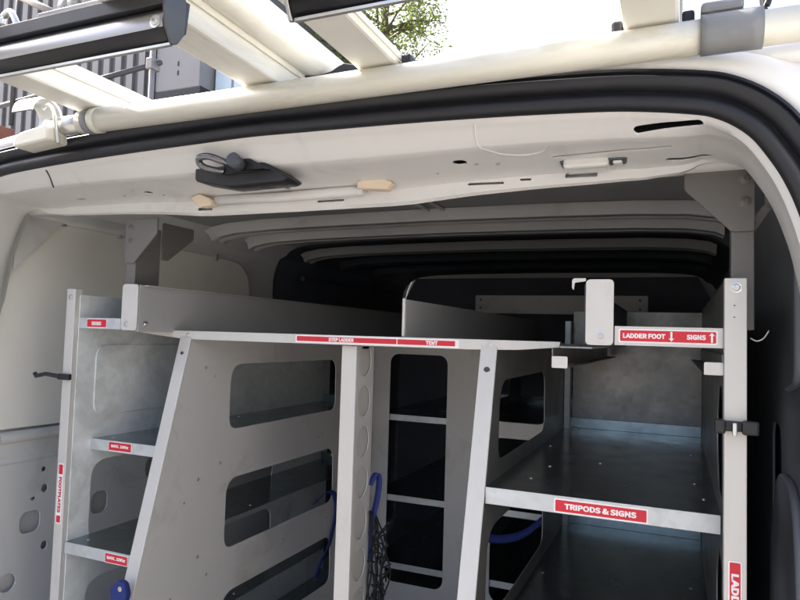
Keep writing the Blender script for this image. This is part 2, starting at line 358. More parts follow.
# raised roof corner pressing on the right and left behind the roller
for s in (-1, 1):
    xx = XC+s*.655
    bm = bmesh.new(); lo, hi = sorted((XC+s*.60, XC+s*.735)); bx(bm, lo, hi, .012, .5, 1.868, 1.8905, .008)
    lo, hi = sorted((XC+s*.7355, XC+s*.80)); bx(bm, lo, hi, .03, .5, 1.79, 1.8885, .01); from_bm('roof_corner', bm, WHITE, van, True)
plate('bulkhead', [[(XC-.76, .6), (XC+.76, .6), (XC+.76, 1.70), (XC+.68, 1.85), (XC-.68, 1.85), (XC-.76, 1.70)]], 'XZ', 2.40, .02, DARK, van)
box('load_floor', XC-.77, XC+.77, 0, 2.5, .56, .60, PLY, van)
box('rear_bumper', XC-.84, XC+.84, -.10, .06, .36, .56, TRIM, van, .03)
box('chassis', XC-.78, XC+.78, .06, 4.6, .30, .555, BLACKP, van, .02)
for (sx, y) in ((-1, .9), (1, .9), (-1, 3.9), (1, 3.9)):
    w = tube('wheel', [(XC+sx*.70, y, .33), (XC+sx*.88, y, .33)], .33, TYRE, van, 28); tube('rim', [(XC+sx*.87, y, .33), (XC+sx*.885, y, .33)], .20, SILV, w, 20)
# the two rear doors, swung open past the sides of the doorway
for sx in (-1, 1):
    hx = XC+sx*.83; ang = R(4)
    def dpt(u, w, z): return Vector((hx+sx*(u*math.sin(ang)+w*math.cos(ang)), -.02-u*math.cos(ang)+w*math.sin(ang), z))
    def dslab(nm, u0, u1, z0, z1, w0, w1, m, parent, r=.06):
        bm = bmesh.new(); lp = rrect(u0, u1, z0, z1, r, 5); A = [bm.verts.new(dpt(u, w0, z)) for u, z in lp]; B = [bm.verts.new(dpt(u, w1, z)) for u, z in lp]
        bm.faces.new(A); bm.faces.new(B)
        for k in range(len(lp)): bm.faces.new((A[k], A[(k+1) % len(lp)], B[(k+1) % len(lp)], B[k]))
        return from_bm(nm, bm, m, parent)
    dr = dslab('rear_door', .0, .72, .52, 1.88, 0, .05, WHITE, van)
    dslab('door_trim', .07, .65, .62, 1.30, -.006, -.0005, BOARD, dr); dslab('door_inset', .08, .64, 1.36, 1.80, -.005, -.0005, INNER, dr, .08)
    dslab('handle', .60, .66, 1.18, 1.28, -.03, -.007, BLACKP, dr, .01)
# cab in front of the bulkhead so the van is whole from outside
bm = bmesh.new(); sec = [(2.552, 1.93), (3.5, 1.90), (4.15, 1.35), (4.9, 1.12), (5.0, .35), (2.552, .35)]
L = [bm.verts.new((XC-.80, y, z)) for y, z in sec]; Rr = [bm.verts.new((XC+.80, y, z)) for y, z in sec]
bm.faces.new(L); bm.faces.new(Rr)
for k in range(6): bm.faces.new((L[k], L[(k+1) % 6], Rr[(k+1) % 6], Rr[k]))
from_bm('cab', bm, WHITE, van)
# roof skin is the shell; ribs across it
def rib(y, w, h, zdrop, m, name='roof_rib', hw=.70):
    rows = []
    for i in range(81):
        a = -1+2*i/80; a = a*(1.35-.35*a*a) if abs(a) < 1 else a; x = XC+a*hw
        aa = abs(a)*hw; zt = 1.877
        for (a0, z0), (a1, z1) in zip(bay, bay[1:]):
            if a0 <= aa <= a1 and a1 > a0: zt = z0+(z1-z0)*(aa-a0)/(a1-a0); break
        prof = [(-w*.75, .004), (-w*.5, -h*.25), (-w*.38, -h), (-w*.12, -h*1.05), (0, -h*.7), (w*.12, -h*1.05), (w*.38, -h), (w*.5, -h*.25), (w*.75, .004)]
        rows.append([Vector((x, y+dy, zt-zdrop+dz)) for dy, dz in prof])
    return loft(name, rows, m, van, ang=50)
rows = []
for i in range(31):
    a = -.71+1.42*i/30; zb = 1.783-.004*math.cos(a*4)
    rows.append([Vector((XC+a, y, z)) for y, z in ((.152, 1.835), (.154, zb+.006), (.160, zb), (.178, zb-.002), (.186, zb+.004), (.190, zb+.016), (.230, 1.862-.03*(abs(a)/.7)**3))])
loft('roof_bow', rows, INNER, van, ang=60)
rib(.80, .09, .020, .008, INNER); rib(.98, .075, .024, .006, INNER); rib(1.33, .08, .02, .012, ROOFSH); rib(1.62, .08, .018, .012, TRIM); rib(1.95, .08, .018, .012, TRIM)
for x in (-.585, -.545): box('roof_bead', x-.003, x+.003, .2, .74, 1.8665, 1.873, INNER, van, .001)
# cant rails along both sides under the roof
for s in (-1, 1):
    rows = []
    for k in range(9):
        y = .17+(1.20-.17)*k/8; wob = .004*math.sin(k*2.1)
        rows.append([Vector((XC+s*a, y, z)) for a, z in ((.772, 1.800), (.757, 1.803), (.742+wob, 1.815), (.716, 1.826), (.70, 1.842), (.672+wob, 1.856), (.62, 1.874))])
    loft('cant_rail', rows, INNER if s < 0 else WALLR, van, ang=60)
    loft('cant_rail', [[Vector((p.x, y, p.z)) for p in rows[0]] for y in (1.201, 1.6, 2.0, 2.395)], TRIM, van, ang=60)
# left side wall below the lining board: pressed sheet with holes
XW = -1.352
wl = [[(.166, .60), (1.25, .60), (1.25, 1.285), (.166, 1.298)], circ(.285, 1.215, .0055), circ(.29, 1.17, .0085, .0095), circ(.297, 1.038, .0085, .0095),
      rrect(.232, .282, 1.077, 1.125, .016), circ(.262, 1.152, .006, .004), rrect(.425, .475, 1.075, 1.13, .018), circ(.62, 1.16, .018, .026), rrect(.60, .70, .90, 1.0, .03), circ(.21, .98, .02), rrect(.8, .95, 1.05, 1.15, .03)]
plate('side_wall', wl, 'YZ', XW, .003, INNER, van)
loft('wall_step', [[Vector((x, y, z)) for x, z in ((-1.353, 1.284), (-1.340, 1.290), (-1.336, 1.298), (-1.340, 1.307), (-1.3645, 1.312))] for y in (.166, .5, .9, 1.25)], INNER, van, ang=70)
loft('wall_swage', [[Vector((x, y, z)) for x, z in ((-1.3515, 1.253), (-1.346, 1.248), (-1.346, 1.243), (-1.3515, 1.238))] for y in (.166, .5, .9, 1.25)], INNER, van, ang=70)
# door-side dark inner pressing with the faint pale plate, front bay
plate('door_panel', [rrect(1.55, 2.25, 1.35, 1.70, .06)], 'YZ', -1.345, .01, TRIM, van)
box('door_rail', -1.35, -1.33, 1.36, 2.3, 1.745, 1.765, TRIM, van, .004)
# right wall: blue-grey panels
plate('right_wall_panel', [rpoly([(.175, .62), (2.35, .62), (2.35, 1.80), (.185, 1.80)], [.02, .02, .02, .05]), circ(.30, 1.60, .012), rrect(.42, .52, 1.25, 1.42, .03), circ(.36, 1.50, .008)], 'YZ', .158, .004, WALLR, van)
plate('right_wall_boss', [rpoly([(.19, .70), (.42, .70), (.46, 1.22), (.38, 1.36), (.24, 1.36), (.19, 1.25)], .05)], 'YZ', .150, .012, WALLR, van, bev=.005)
plate('right_wall_boss', [rpoly([(.20, 1.50), (.31, 1.48), (.34, 1.66), (.26, 1.72), (.20, 1.70)], .03)], 'YZ', .150, .012, WALLR, van, bev=.005)
# cream lining board over the rear quarter with clips
brd = plate('lining_board', [rpoly([(.135, 1.318), (1.05, 1.308), (1.05, 1.775), (.20, 1.793), (.135, 1.73)], [.03, .05, .11, .06, .08], 8)], 'YZ', -1.3625+.006, .004, BOARD, van, bev=.0015)
for y, z in ((.30, 1.797), (.47, 1.793), (.86, 1.780), (1.045, 1.64)):
    b = box('clip', -1.356, -1.345, y-.006, y+.006, z-.012, z+.008, SILV, brd, .002)
# pillar hole; the dark plate behind it stands in for inner shade
pl = plate('pillar_plate', [rpoly([(.170, 1.66), (.20, 1.70), (.30, 1.80), (.30, 1.83), (.170, 1.835)], .02), rpoly([(.174, 1.757), (.203, 1.797), (.203, 1.809), (.174, 1.794)], .008)], 'YZ', -1.3375, .002, INNER, van)
plate('pillar_shade_plate', [rrect(.171, .22, 1.74, 1.82, .004, 2)], 'YZ', -1.350, .002, DARK, pl)
# rear lock striker on the header: black wedge with hooked bar
lt = plate('latch', [rpoly([(-.724, 1.790), (-.66, 1.7775), (-.553, 1.7795), (-.545, 1.785), (-.605, 1.822), (-.64, 1.826), (-.69, 1.824), (-.724, 1.815)], .006)], 'XZ', .050, .045, BLACKP, van, bev=.003)
plate('latch_step', [rpoly([(-.665, 1.795), (-.575, 1.797), (-.612, 1.817), (-.66, 1.819)], .004)], 'XZ', .025, .010, BLACKP, lt, bev=.002)
tube('latch_hook', smooth_pts([(-.660, .022, 1.800), (-.682, .008, 1.803), (-.692, .002, 1.810), (-.688, -.004, 1.817), (-.670, -.004, 1.818), (-.650, .004, 1.811), (-.640, .022, 1.807)], 5), .0055, HOOKM, lt, 12)
tube('latch_roller', [(-.628, .018, 1.806), (-.628, -.002, 1.812)], .011, TRIM, lt, 16)
screw(-.655, .026, 1.802, '-y', lt, .004)
# trim roll and tan foam corner pads in the header recess
tube('header_roll', [(-.750, .118, 1.7775), (-.62, .118, 1.7765), (-.46, .118, 1.7785)], .0085, INNER, van, 12)
for pts in ([(-.800, 1.781), (-.776, 1.765), (-.750, 1.767), (-.752, 1.778), (-.778, 1.789)], [(-.466, 1.779), (-.466, 1.796), (-.43, 1.797), (-.405, 1.785), (-.414, 1.774)]):
    plate('foam_pad', [rpoly(pts, .004)], 'XZ', .112, .02, TAN, van, bev=.002)
# interior lamp
lm = box('interior_lamp', -.150, -.062, .092, .130, 1.7905, 1.803, TRIM, van, .003)
box('lens', -.145, -.085, .089, .128, 1.783, 1.7985, LENS, lm, .005)
box('switch', -.080, -.068, .0905, .120, 1.786, 1.7903, INNER, lm, .002)
for x, y, z in ((-.265, .082, 1.7985), (-.235, .088, 1.7985), (-.46, .10, 1.7905), (-.95, .10, 1.7975), (-.91, .080, 1.8000), (-.86, .105, 1.7935), (-.33, .10, 1.7955)): screw(*on_frame(x, y), '-z', van, .0022)

# ================================================================== LEFT RACK
def sy(z): return .25-.26*(1.533-z)            # front line of the raked stiles
rackL = empty('shelving_rack', (-1.0, .6, .6), 'narrow shelving rack against cream lining board with slanted front and three-window side panel', 'shelving rack')
Y_END = .96
plate('side_panel', [rpoly([(sy(.602)+.004, .602), (Y_END, .602), (Y_END, 1.528), (sy(1.528)+.004, 1.528)], .004)] +
      [rpoly([(.385, a), (.872, a), (.866, b), (.385, b)], [.03, .03, .035, .04]) for a, b in ((1.330, 1.474), (1.070, 1.222), (.842, .974), (.64, .76))] +
      [circ(sy(z)+dy, z, .003, n=8) for z, dy in ((1.45, .10), (1.20, .09), (1.20, .7), (1.02, .11))], 'YZ', -.909, .0022, PANEL, rackL)
plate('side_panel', [rpoly([(.150, .602), (1.19, .602), (1.19, 1.60), (.150, 1.612)], .004)] +
      [rpoly([(.20, a), (.86, a), (.86, b), (.20, b)], .04) for a, b in ((1.105, 1.272), (.87, 1.03))], 'YZ', -1.108, .0022, FARP, rackL)
plate('pressed_panel', [rpoly([(.195, 1.365), (.84, 1.365), (.84, 1.512), (.195, 1.512)], .03)], 'YZ', -1.106, .003, FARP, rackL, bev=.0012)
# raked stile: aluminium angle, front face and side return
def raked(name, x0, x1, m, parent, t=.003, deep=.024, ztop=1.533, zbot=.602):
    bm = bmesh.new()
    def slab(xa, xb, d0, d1):
        v = []
        for z in (zbot, ztop):
            for x, d in ((xa, d0), (xb, d0), (xb, d1), (xa, d1)): v.append(bm.verts.new((x, sy(z)+d, z)))
        for f in ((0, 1, 2, 3), (7, 6, 5, 4), (0, 4, 5, 1), (1, 5, 6, 2), (2, 6, 7, 3), (3, 7, 4, 0)): bm.faces.new([v[k] for k in f])
    slab(x0, x1, -.0015, t); slab(x0, x0+t, t+.0002, deep)
    es = [e for e in bm.edges]; bmesh.ops.bevel(bm, geom=es, offset=.0007, segments=1, affect='EDGES')
    return from_bm(name, bm, m, parent)
raked('stile', -.9345, -.9065, ALU, rackL)
box('post', -1.1335, -1.110, .140, .158, .602, 1.623, ALU, rackL, .0012)
def shelf(x0, x1, yf, yb, zt, parent, lip=.022, nm='shelf', m=None):
    s = box(nm, x0, x1, yf+.0026, yb, zt-.0022, zt-.0002, m or ZINC, parent, 0)
    box('shelf_lip', x0, x1, yf, yf+.0022, zt-lip, zt, ZLIP, s, .0006)
    box('shelf_flange', x0, x1, yb-.002, yb, zt+.0004, zt+lip, ZINC, s, 0)
    return s
for z in (1.319, 1.124, .93, .74):
    y = sy(z)+.001; s = shelf(-1.1065, -.9348, y, 1.15, z, rackL)
    for k, (dx, dy) in enumerate(((.03, .03), (.14, .05), (.15, .4), (.03, .45))): screw(-1.1065+dx, y+dy, z-.0002, '+z', s, .0024)
s = shelf(-1.1065, -.9965, .150, 1.15, 1.566, rackL, .0215)
screw(-1.07, .165, 1.566, '+z', s, .0022); screw(-1.03, .165, 1.566, '+z', s, .0022)
for z in (1.607,): screw(-1.122, .140, z, '-y', rackL, .004)
for z, x, tx in ((1.555, -1.0585, 'SIGNS'),):
    st = sticker(-1.085, -1.031, 1.5465, 1.5645, .1497, rackL); lettering(tx, x, z, .1487, .0075, .026, WVIN, st)
for z, x0, x1 in ((1.3085, -1.058, -.996), (1.112, -.998, -.940)):
    yy = sy(z+.0105)+.0008; st = sticker(x0, x1, z-.0095, z+.0095, yy, rackL); lettering('MAX. 10Kg', (x0+x1)/2, z, yy-.0010, .0075, .046, WVIN, st)
# vertical notice on the post
st = plate('sticker', [rrect(-1.1285, -1.1145, 1.158, 1.276, .002, 3)], 'XZ', .1397, .0005, WVIN, rackL, bev=.0001)
for z0, z1 in ((1.2545, 1.2735), (1.1605, 1.174)): plate('red_field', [rrect(-1.1268, -1.1162, z0, z1, .0015, 2)], 'XZ', .1393, .0003, RED, st, bev=.0001)
lettering('FOOTPLATES', -1.1215, 1.2145, .1391, .0078, .070, RED, st, R(-90))
# rubber catch on the post
def catch(x, z, parent, s):
    c = box('catch', x-.002, x+.030, .131, .1395, z-.006, z+.006, BLACKP, parent, .002)
    if s < 0:
        tube('catch_arm', [(x, .135, z), (x-.03, .128, z+.004), (x-.052, .124, z-.001), (x-.056, .124, z+.005)], .0042, BLACKP, c, 8)
catch(-1.136, 1.447, rackL, -1)
# rivets on the big side panel
for y, z in ((.30, 1.47), (.36, 1.262), (.29, 1.24), (.80, 1.27), (.33, 1.035), (.62, 1.03), (.78, 1.262), (.84, 1.03), (.30, 1.08)): screw(-.9079, y, z, '+x', rackL, .0024)
for z in (1.5, 1.06): screw(-.9205, sy(z)-.0015, z, '-y', rackL, .0028, TRIM)
# hanger bracket up to the header
def hanger(xa, xb, zt, zb, gx0, gx1, y, parent, s, dp=.030):
    h = box('hanger_bracket', xa, xb, y, y+dp, zb, zt-.012, HANG, parent, .0015)
    g = [(gx0, zt), (gx1, zt), (gx1, zt-.03), (xb if s > 0 else xa, zt-.078), (xb if s > 0 else xa, zt-.092), (xa if s > 0 else xb, zt-.092), (gx0, zt-.02)]
    if s > 0: pts = [(xa, zt-.088), (xb, zt-.088), (gx1, zt-.03), (gx1, zt), (xa, zt)]
    else: pts = [(xa, zt-.088), (xb, zt-.088), (xb, zt), (gx0, zt), (gx0, zt-.028)]
    plate('gusset', [rpoly(pts, .004)], 'XZ', y-.003, .004, HANG, h, bev=.0008)
    return h
h = hanger(-1.011, -.986, 1.764, 1.56, None, -.930, .170, rackL, 1, .066)
for z in (1.748, 1.722): screw(-.998, .165, z, '-y', h, .0042, HANG)
plate('gusset', [rpoly([(.2365, 1.69), (.255, 1.69), (.33, 1.745), (.33, 1.768), (.2365, 1.768)], .004)], 'YZ', -.984, .003, HANG, h)

# ================================================================== TOP TRAY
tray = empty('ladder_tray', (-.6, .8, 1.5), 'long flat tray bridging both racks with dark grey dividers and red-labelled white edge', 'tray')
box('deck', -.955, -.122, .2535, 1.52, 1.5375, 1.5395, PANEL, tray, 0)
plate('front_rail', [[(-1.075, 1.5455), (-.17, 1.5468), (-.172, 1.5375), (-.24, 1.5312), (-.32, 1.5292), (-.92, 1.5285), (-1.0, 1.535), (-1.073, 1.5432)]], 'XZ', .2515, .0035, ALU, tray, bev=.0006)
d = box('divider', -.9570, -.9545, .154, 1.52, 1.5412, 1.632, DIVM, tray, .0006)
box('divider_flange', -.9540, -.9440, .165, 1.52, 1.6295, 1.632, DIVM, d, .0005)
plate('divider_end', [rrect(-.9955, -.9555, 1.5435, 1.633, .006, 4)], 'XZ', .1515, .003, ALU, tray)
screw(-.982, .150, 1.556, '-y', tray, .004); screw(-.9545, .172, 1.556, '+x', d, .0042)
d = box('divider', -.4445, -.4420, .262, 1.50, 1.5412, 1.6135, DIVM, tray, .0006)
box('divider_end', -.4475, -.4425, .2585, .2616, 1.5475, 1.615, ALU, d, .0005)
plate('end_stop', [rrect(-.69, -.09, 1.640, 1.706, .003, 2), circ(-.67, 1.69, .004, n=8), circ(-.67, 1.66, .004, n=8), circ(-.115, 1.69, .004, n=8), circ(-.115, 1.66, .004, n=8)], 'XZ', 1.53, .003, PANEL, tray)
st = plate('sticker', [rrect(-.660, -.338, 1.5306, 1.5452, .001, 2)], 'XZ', .2495, .0004, WVIN, tray, bev=.0001)
for x0, x1 in ((-.657, -.5915), (-.5345, -.453), (-.4512, -.402), (-.372, -.345)):
    plate('red_field', [rrect(x0, x1, 1.5335, 1.5425, .0006, 2)], 'XZ', .2492, .0002, RED, st, bev=.00005)
for x0, x1 in ((-.5915, -.5345), (-.402, -.372)):
    plate('red_field', [rrect(x0, x1, 1.5335, 1.5425, .0006, 2)], 'XZ', .24918, .0002, RED, st, bev=.00005)
lettering('STEP LADDER', -.563, 1.538, .24895, .0068, .052, WVIN, st); lettering('TENT', -.387, 1.538, .24895, .0068, .022, WVIN, st)
for x in (-.916, -.285): screw(x, .2495, 1.538 if x > -.5 else 1.5375, '-y', tray, .003)

# centre post with dimpled side under the tray
post = empty('centre_post', (-.555, .3, .6), 'upright pale channel post with round holes down its side under the tray edge', 'post')
box('front_flange', -.5705, -.5400, .268, .2705, .602, 1.5275, ALU, post, .0006)
plate('web', [rrect(.2708, .345, .602, 1.5275, .001, 1)]+[circ(.306, z, .026, .029, 22) for z in [1.50-.0755*k for k in range(12)]], 'YZ', -.5412, .0022, PANEL, post)
plate('hole_backing', [rrect(.2708, .345, .602, 1.5275, .001, 1)], 'YZ', -.5455, .0022, ALU, post)

# ================================================================== RIGHT RACK
rackR = empty('shelving_rack', (-.1, .6, .6), 'deep shelving rack with dark galvanised shelves and wide TRIPODS & SIGNS label', 'shelving rack')
plate('side_panel', [rpoly([(sy(.602)+.004, .602), (1.0, .602), (1.0, 1.535), (sy(1.535)+.004, 1.535)], .004)] +
      [rpoly([(sy(a)+.075, a), (.692, a), (.686, b), (sy(b)+.045, b)], [.03, .03, .035, .05]) for a, b in ((1.345, 1.478), (1.095, 1.245), (.85, .99), (.65, .76))], 'YZ', -.2745, .0022, GALVSH, rackR)
raked('stile', -.3000, -.2720, ALU, rackR, ztop=1.537)
screw(-.286, sy(1.497)-.0015, 1.497, '-y', rackR, .0036, TRIM, name='bolt'); screw(-.286, .2485, 1.5385, '-y', rackR, .003)
plate('side_panel', [rpoly([(.160, .602), (1.0, .602), (1.0, 1.636), (.160, 1.636)], .004)] +
      [rpoly([(.21, a), (.30, a), (.34, a+.06), (.34, b-.05), (.30, b), (.21, b)], .02) for a, b in ((1.335, 1.49), (1.10, 1.25), (.80, 1.0))], 'YZ', .0595, .0022, GALVSH, rackR)
box('post', .0565, .0825, .138, .158, .602, 1.6365, ALU, rackR, .0012)
screw(.0700, .138, 1.624, '-y', rackR, .0048)
for z in (1.319, 1.07, .82):
    y = sy(z)-.0005; s = shelf(-.2715, .0560, y, .985, z, rackR, .0255)
    for dx, dy in ((.05, .10), (.06, .22), (.30, .20), (.14, .30), (.31, .09), (.02, .45), (.30, .5)): screw(-.2715+dx, y+dy, z-.0002, '+z', s, .0024)
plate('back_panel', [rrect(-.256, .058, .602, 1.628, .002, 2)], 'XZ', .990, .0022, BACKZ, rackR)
fs = plate('fixing_strip', [rrect(-.256, .030, 1.322, 1.338, .001, 1)], 'XZ', .9868, .002, ZLIP, rackR)
for x in (-.24, -.17, -.10, -.03, .015): screw(x, .9855, 1.331, '-y', fs, .0024)
box('corner_channel', -.2725, -.2575, .955, .985, .602, 1.60, ZLIP, rackR, .001)
# top rail with label, upright stop and runners
box('top_rail', -.0800, .0560, .150, .1525, 1.5450, 1.5715, ALU, rackR, .0006)
box('top_rail_return', -.0800, .0560, .153, .180, 1.5450, 1.5472, ZINC, rackR, 0)
up = plate('upright_stop', [rrect(-.1190, -.0812, 1.5440, 1.6368, .006, 4)], 'XZ', .1485, .003, ALU, rackR)
screw(-.0985, .147, 1.5565, '-y', up, .004)
plate('stop_hook', [rpoly([(-.1385, 1.6245), (-.1360, 1.621), (-.1345, 1.632), (-.1192, 1.634), (-.1192, 1.6385), (-.1360, 1.6385), (-.1385, 1.636)], .0015)], 'XZ', .1485, .003, ALU, up)
box('stop_plate', -.1212, -.1192, .150, .98, 1.546, 1.630, TRIM, up, .0006)
for x0, x1, xv in ((-.1655, -.1430, -.1650), (.0330, .0563, .0550)):
    r_ = box('runner', x0, x1, .150, .950, 1.5095, 1.5115, GALVSH, rackR, .0004)
    plate('runner_end', [rrect(x0, x1, 1.5095, 1.5265, .002, 3)], 'XZ', .1488, .0022, ALU, r_)
    box('runner_web', xv-.0008, xv+.0008, .1505, .950, 1.5120, 1.5368, GALVSH, r_, 0)
st = sticker(-.0745, .0495, 1.5490, 1.5680, .1497, rackR, .002)
lettering('LADDER FOOT', -.0415, 1.5585, .1487, .0068, .0545, WVIN, st); lettering('SIGNS', .0235, 1.5585, .1487, .0068, .0235, WVIN, st)
def arrow(x, z, up_, parent):
    s = 1 if up_ else -1
    pts = [(0, .0065), (.0038, .0020), (.0012, .0030), (.0012, -.0065), (-.0012, -.0065), (-.0012, .0030), (-.0038, .0020)]
    plate('arrow', [[(x+a, z+s*b) for a, b in (pts if s > 0 else pts)]], 'XZ', .1487, .0002, WVIN, parent, bev=.00004)
arrow(-.0068, 1.5585, False, st); arrow(.0425, 1.5585, True, st)
st = sticker(-.1665, -.0355, 1.2945, 1.3155, sy(1.319)-.0006, rackR, .0022)
lettering('TRIPODS & SIGNS', -.101, 1.3050, sy(1.319)-.0016, .0085, .100, WVIN, st)
st = sticker(.0615, .0770, 1.130, 1.2775, .1377, rackR, .0016); lettering('LADDER', .0693, 1.234, .1367, .0085, .056, WVIN, st, R(-90))
lettering('FOOT', .0693, 1.172, .1367, .0085, .040, WVIN, st, R(-90))
# black spring clip on the post
c = box('clip', .0455, .0930, .128, .1376, 1.4405, 1.4535, BLACKP, rackR, .002)
box('clip_jaw', .0445, .0575, .118, .1275, 1.438, 1.456, BLACKP, c, .003); box('clip_jaw', .0755, .0945, .118, .1275, 1.438, 1.456, BLACKP, c, .003)
box('clip_pin', .0650, .0700, .120, .1275, 1.436, 1.452, SILV, c, .001)
h = hanger(.0665, .0945, 1.790, 1.57, .008, None, .175, rackR, -1)
for z in (1.774, 1.742): screw(.0830, .170, z, '-y', h, .0056, HANG, name='bolt')
tube('wire_hook', smooth_pts([(.088, .165, 1.560), (.096, .165, 1.556), (.104, .165, 1.560), (.110, .165, 1.570)], 4), .0012, SILV, rackR, 6)
for z in (1.60, 1.585): box('wear_mark', .067, .069, .1374, .1379, z, z+.0015, TRIM, rackR, 0)

# ================================================================== FRONT RACK deep inside
rackF = empty('shelving_rack', (-.6, 1.6, .6), 'shelving unit deep inside the van seen end on through one tall rounded opening', 'shelving rack')
plate('end_panel', [rrect(-.945, -.30, .602, 1.528, .004, 2), rrect(-.884, -.682, .742, 1.487, .03, 6), rrect(-.53, -.36, 1.29, 1.47, .03, 6), rrect(-.53, -.36, .74, 1.24, .03, 6)], 'XZ', 1.205, .0022, PANEL, rackF)
for z in (1.285, 1.02, .80): shelf(-.94, -.30, 1.212, 2.0, z, rackF, .020)
plate('inner_panel', [rrect(1.22, 2.0, .602, 1.52, .004, 2), rrect(1.40, 1.8, 1.32, 1.45, .03)], 'YZ', -.62, .0022, PANEL, rackF)

# ================================================================== STRAPS AND NET
st1 = ribbon('strap', smooth_pts([(-.925, .80, 1.075), (-.9055, .81, 1.098), (-.900, .835, 1.104), (-.897, .868, 1.085), (-.896, .876, 1.04), (-.897, .862, .995), (-.898, .842, .95), (-.900, .81, .925), (-.902, .78, .88)], 5), .020, (.1, 1, .25), .0016, BLUE)
tag(st1, 'blue webbing strap looped out of the lower window of the left rack panel', 'strap', 'blue straps')
st2 = ribbon('strap', smooth_pts([(-.538, .338, 1.262), (-.528, .345, 1.284), (-.524, .350, 1.272), (-.527, .350, 1.235), (-.533, .345, 1.20), (-.538, .345, 1.16), (-.537, .345, 1.12)], 5), .013, (1, -.25, 0), .0016, BLUE)
tag(st2, 'blue webbing strap hanging behind the holed centre post', 'strap', 'blue straps')
st3 = ribbon('strap', smooth_pts([(-.52, 1.10, .96), (-.46, 1.10, .965), (-.40, 1.10, .99), (-.35, 1.10, 1.035), (-.31, 1.09, 1.07)], 5), .024, (0, .3, 1), .0016, BLUE)
tag(st3, 'blue webbing strap slung behind the deep right rack below its labelled shelf', 'strap', 'blue straps')
bk = empty('strap_buckle', (-.915, .11, 1.06), 'blue ratchet buckle at the foot of the slanted left stile', 'buckle')
plate('buckle_body', [rpoly([(-.935, 1.055), (-.905, 1.050), (-.898, 1.072), (-.905, 1.092), (-.92, 1.096), (-.938, 1.078)], .006)], 'XZ', .108, .014, BLUE, bk, bev=.003)
screw(-.912, .100, 1.082, '-y', bk, .003)
net = bmesh.new(); rnd = random.Random(3)
for k in range(11):
    x = -.528+.030*rnd.random(); pts = []
    for j in range(9):
        t = j/8; pts.append((-.536+(.006+.030*math.sin(min(1, t*1.5)*math.pi*.7)+.004*rnd.uniform(-1, 1))*(k/10)+.004*rnd.uniform(-1, 1), .345+.012*math.sin(k*1.7+t*5), 1.215-t*.20-.01*rnd.random()))
    tube_bm(net, smooth_pts(pts, 3), .0017, 5)
for k in range(12):
    z = 1.185-k*.015; pts = [(-.535+.038*j/5+.002*rnd.uniform(-1, 1), .345+.012*math.sin(j*2+k), z-.012*math.sin(j*.9+k)) for j in range(6)]
    tube_bm(net, smooth_pts(pts, 3), .0017, 5)
tag(from_bm('cargo_net', net, NET, None, True), 'bunched black cord net hanging beside the centre post', 'net')

# ================================================================== ROOF LOAD
ry, rz, rr_ = -.030, 1.8880, .0188
rol = empty('roof_roller', (-.45, ry, rz), 'cream roller tube across the roof edge with clamps at its ends', 'ladder roller')
ro = tube('roller_tube', [(-.915, ry, rz), (-.3, ry, rz), (.17, ry, rz)], rr_, ROLL, rol, 32)
tube('roller_axle', [(-.99, ry, rz-.002), (-.90, ry, rz-.002)], .016, SILV, rol, 16)
# left end clamp: cast cup, lower shoe, bracket wire
cp = bmesh.new()
for j in range(13):
    pass
rowsC = []
for j in range(15):
    a = R(-60+240*j/14); rowsC.append([Vector((x, ry-.012+.030*math.cos(a)*s, 1.905+.030*math.sin(a)*s)) for x, s in ((-1.035, .8), (-1.032, 1), (-.985, 1), (-.985, .88), (-1.028, .88))])
cp.free(); loft('end_clamp', rowsC, SILV, rol, close=True)
plate('clamp_shoe', [rpoly([(-1.035, 1.846), (-.950, 1.853), (-.957, 1.880), (-1.02, 1.872), (-1.035, 1.862)], .008)], 'XZ', -.045, .04, ROLL, rol, bev=.004)
tube('clamp_wire', smooth_pts([(-.985, -.05, 1.912), (-.965, -.055, 1.915), (-.952, -.055, 1.900), (-.950, -.05, 1.870), (-.944, -.05, 1.850)], 5), .003, SILV, rol, 8)
for x in (-.895, -.88): tube('roller_collar', [(x-.006, ry, rz), (x+.006, ry, rz)], rr_+.002, GCL if x < -.89 else ROLL, rol, 24)
# grey wrap-around clamp at right
rows = []
for j in range(14):
    a = R(-150+290*j/13); d_ = rr_+.0015+.0035*(j/13)
    rows.append([Vector((x, ry+(d_)*-math.cos(a), rz+d_*math.sin(a))) for x in (.022, .030, .070, .082)])
wr = loft('wrap_clamp', rows, GCL, rol); sm = wr.modifiers.new('s', 'SOLIDIFY'); sm.thickness = .003
box('clamp_tab', .022, .064, ry-.01, ry+.018, rz+.0225, rz+.035, GCL, rol, .004)
# cradle and rubber pads that carry the load on the roller
plate('cradle', [rpoly([(-.528, 1.900), (-.405, 1.900), (-.405, 1.930), (-.440, 1.948), (-.462, 1.954), (-.480, 1.944), (-.505, 1.9395), (-.528, 1.943)], .003)], 'XZ', .045, .02, BLACKP, rol, bev=.002)
for x in (-.333, -.067, .009): box('rubber_pad', x-.006, x+.007, -.028, .012, 1.9068, 1.9225, RUBBER, rol, .003)

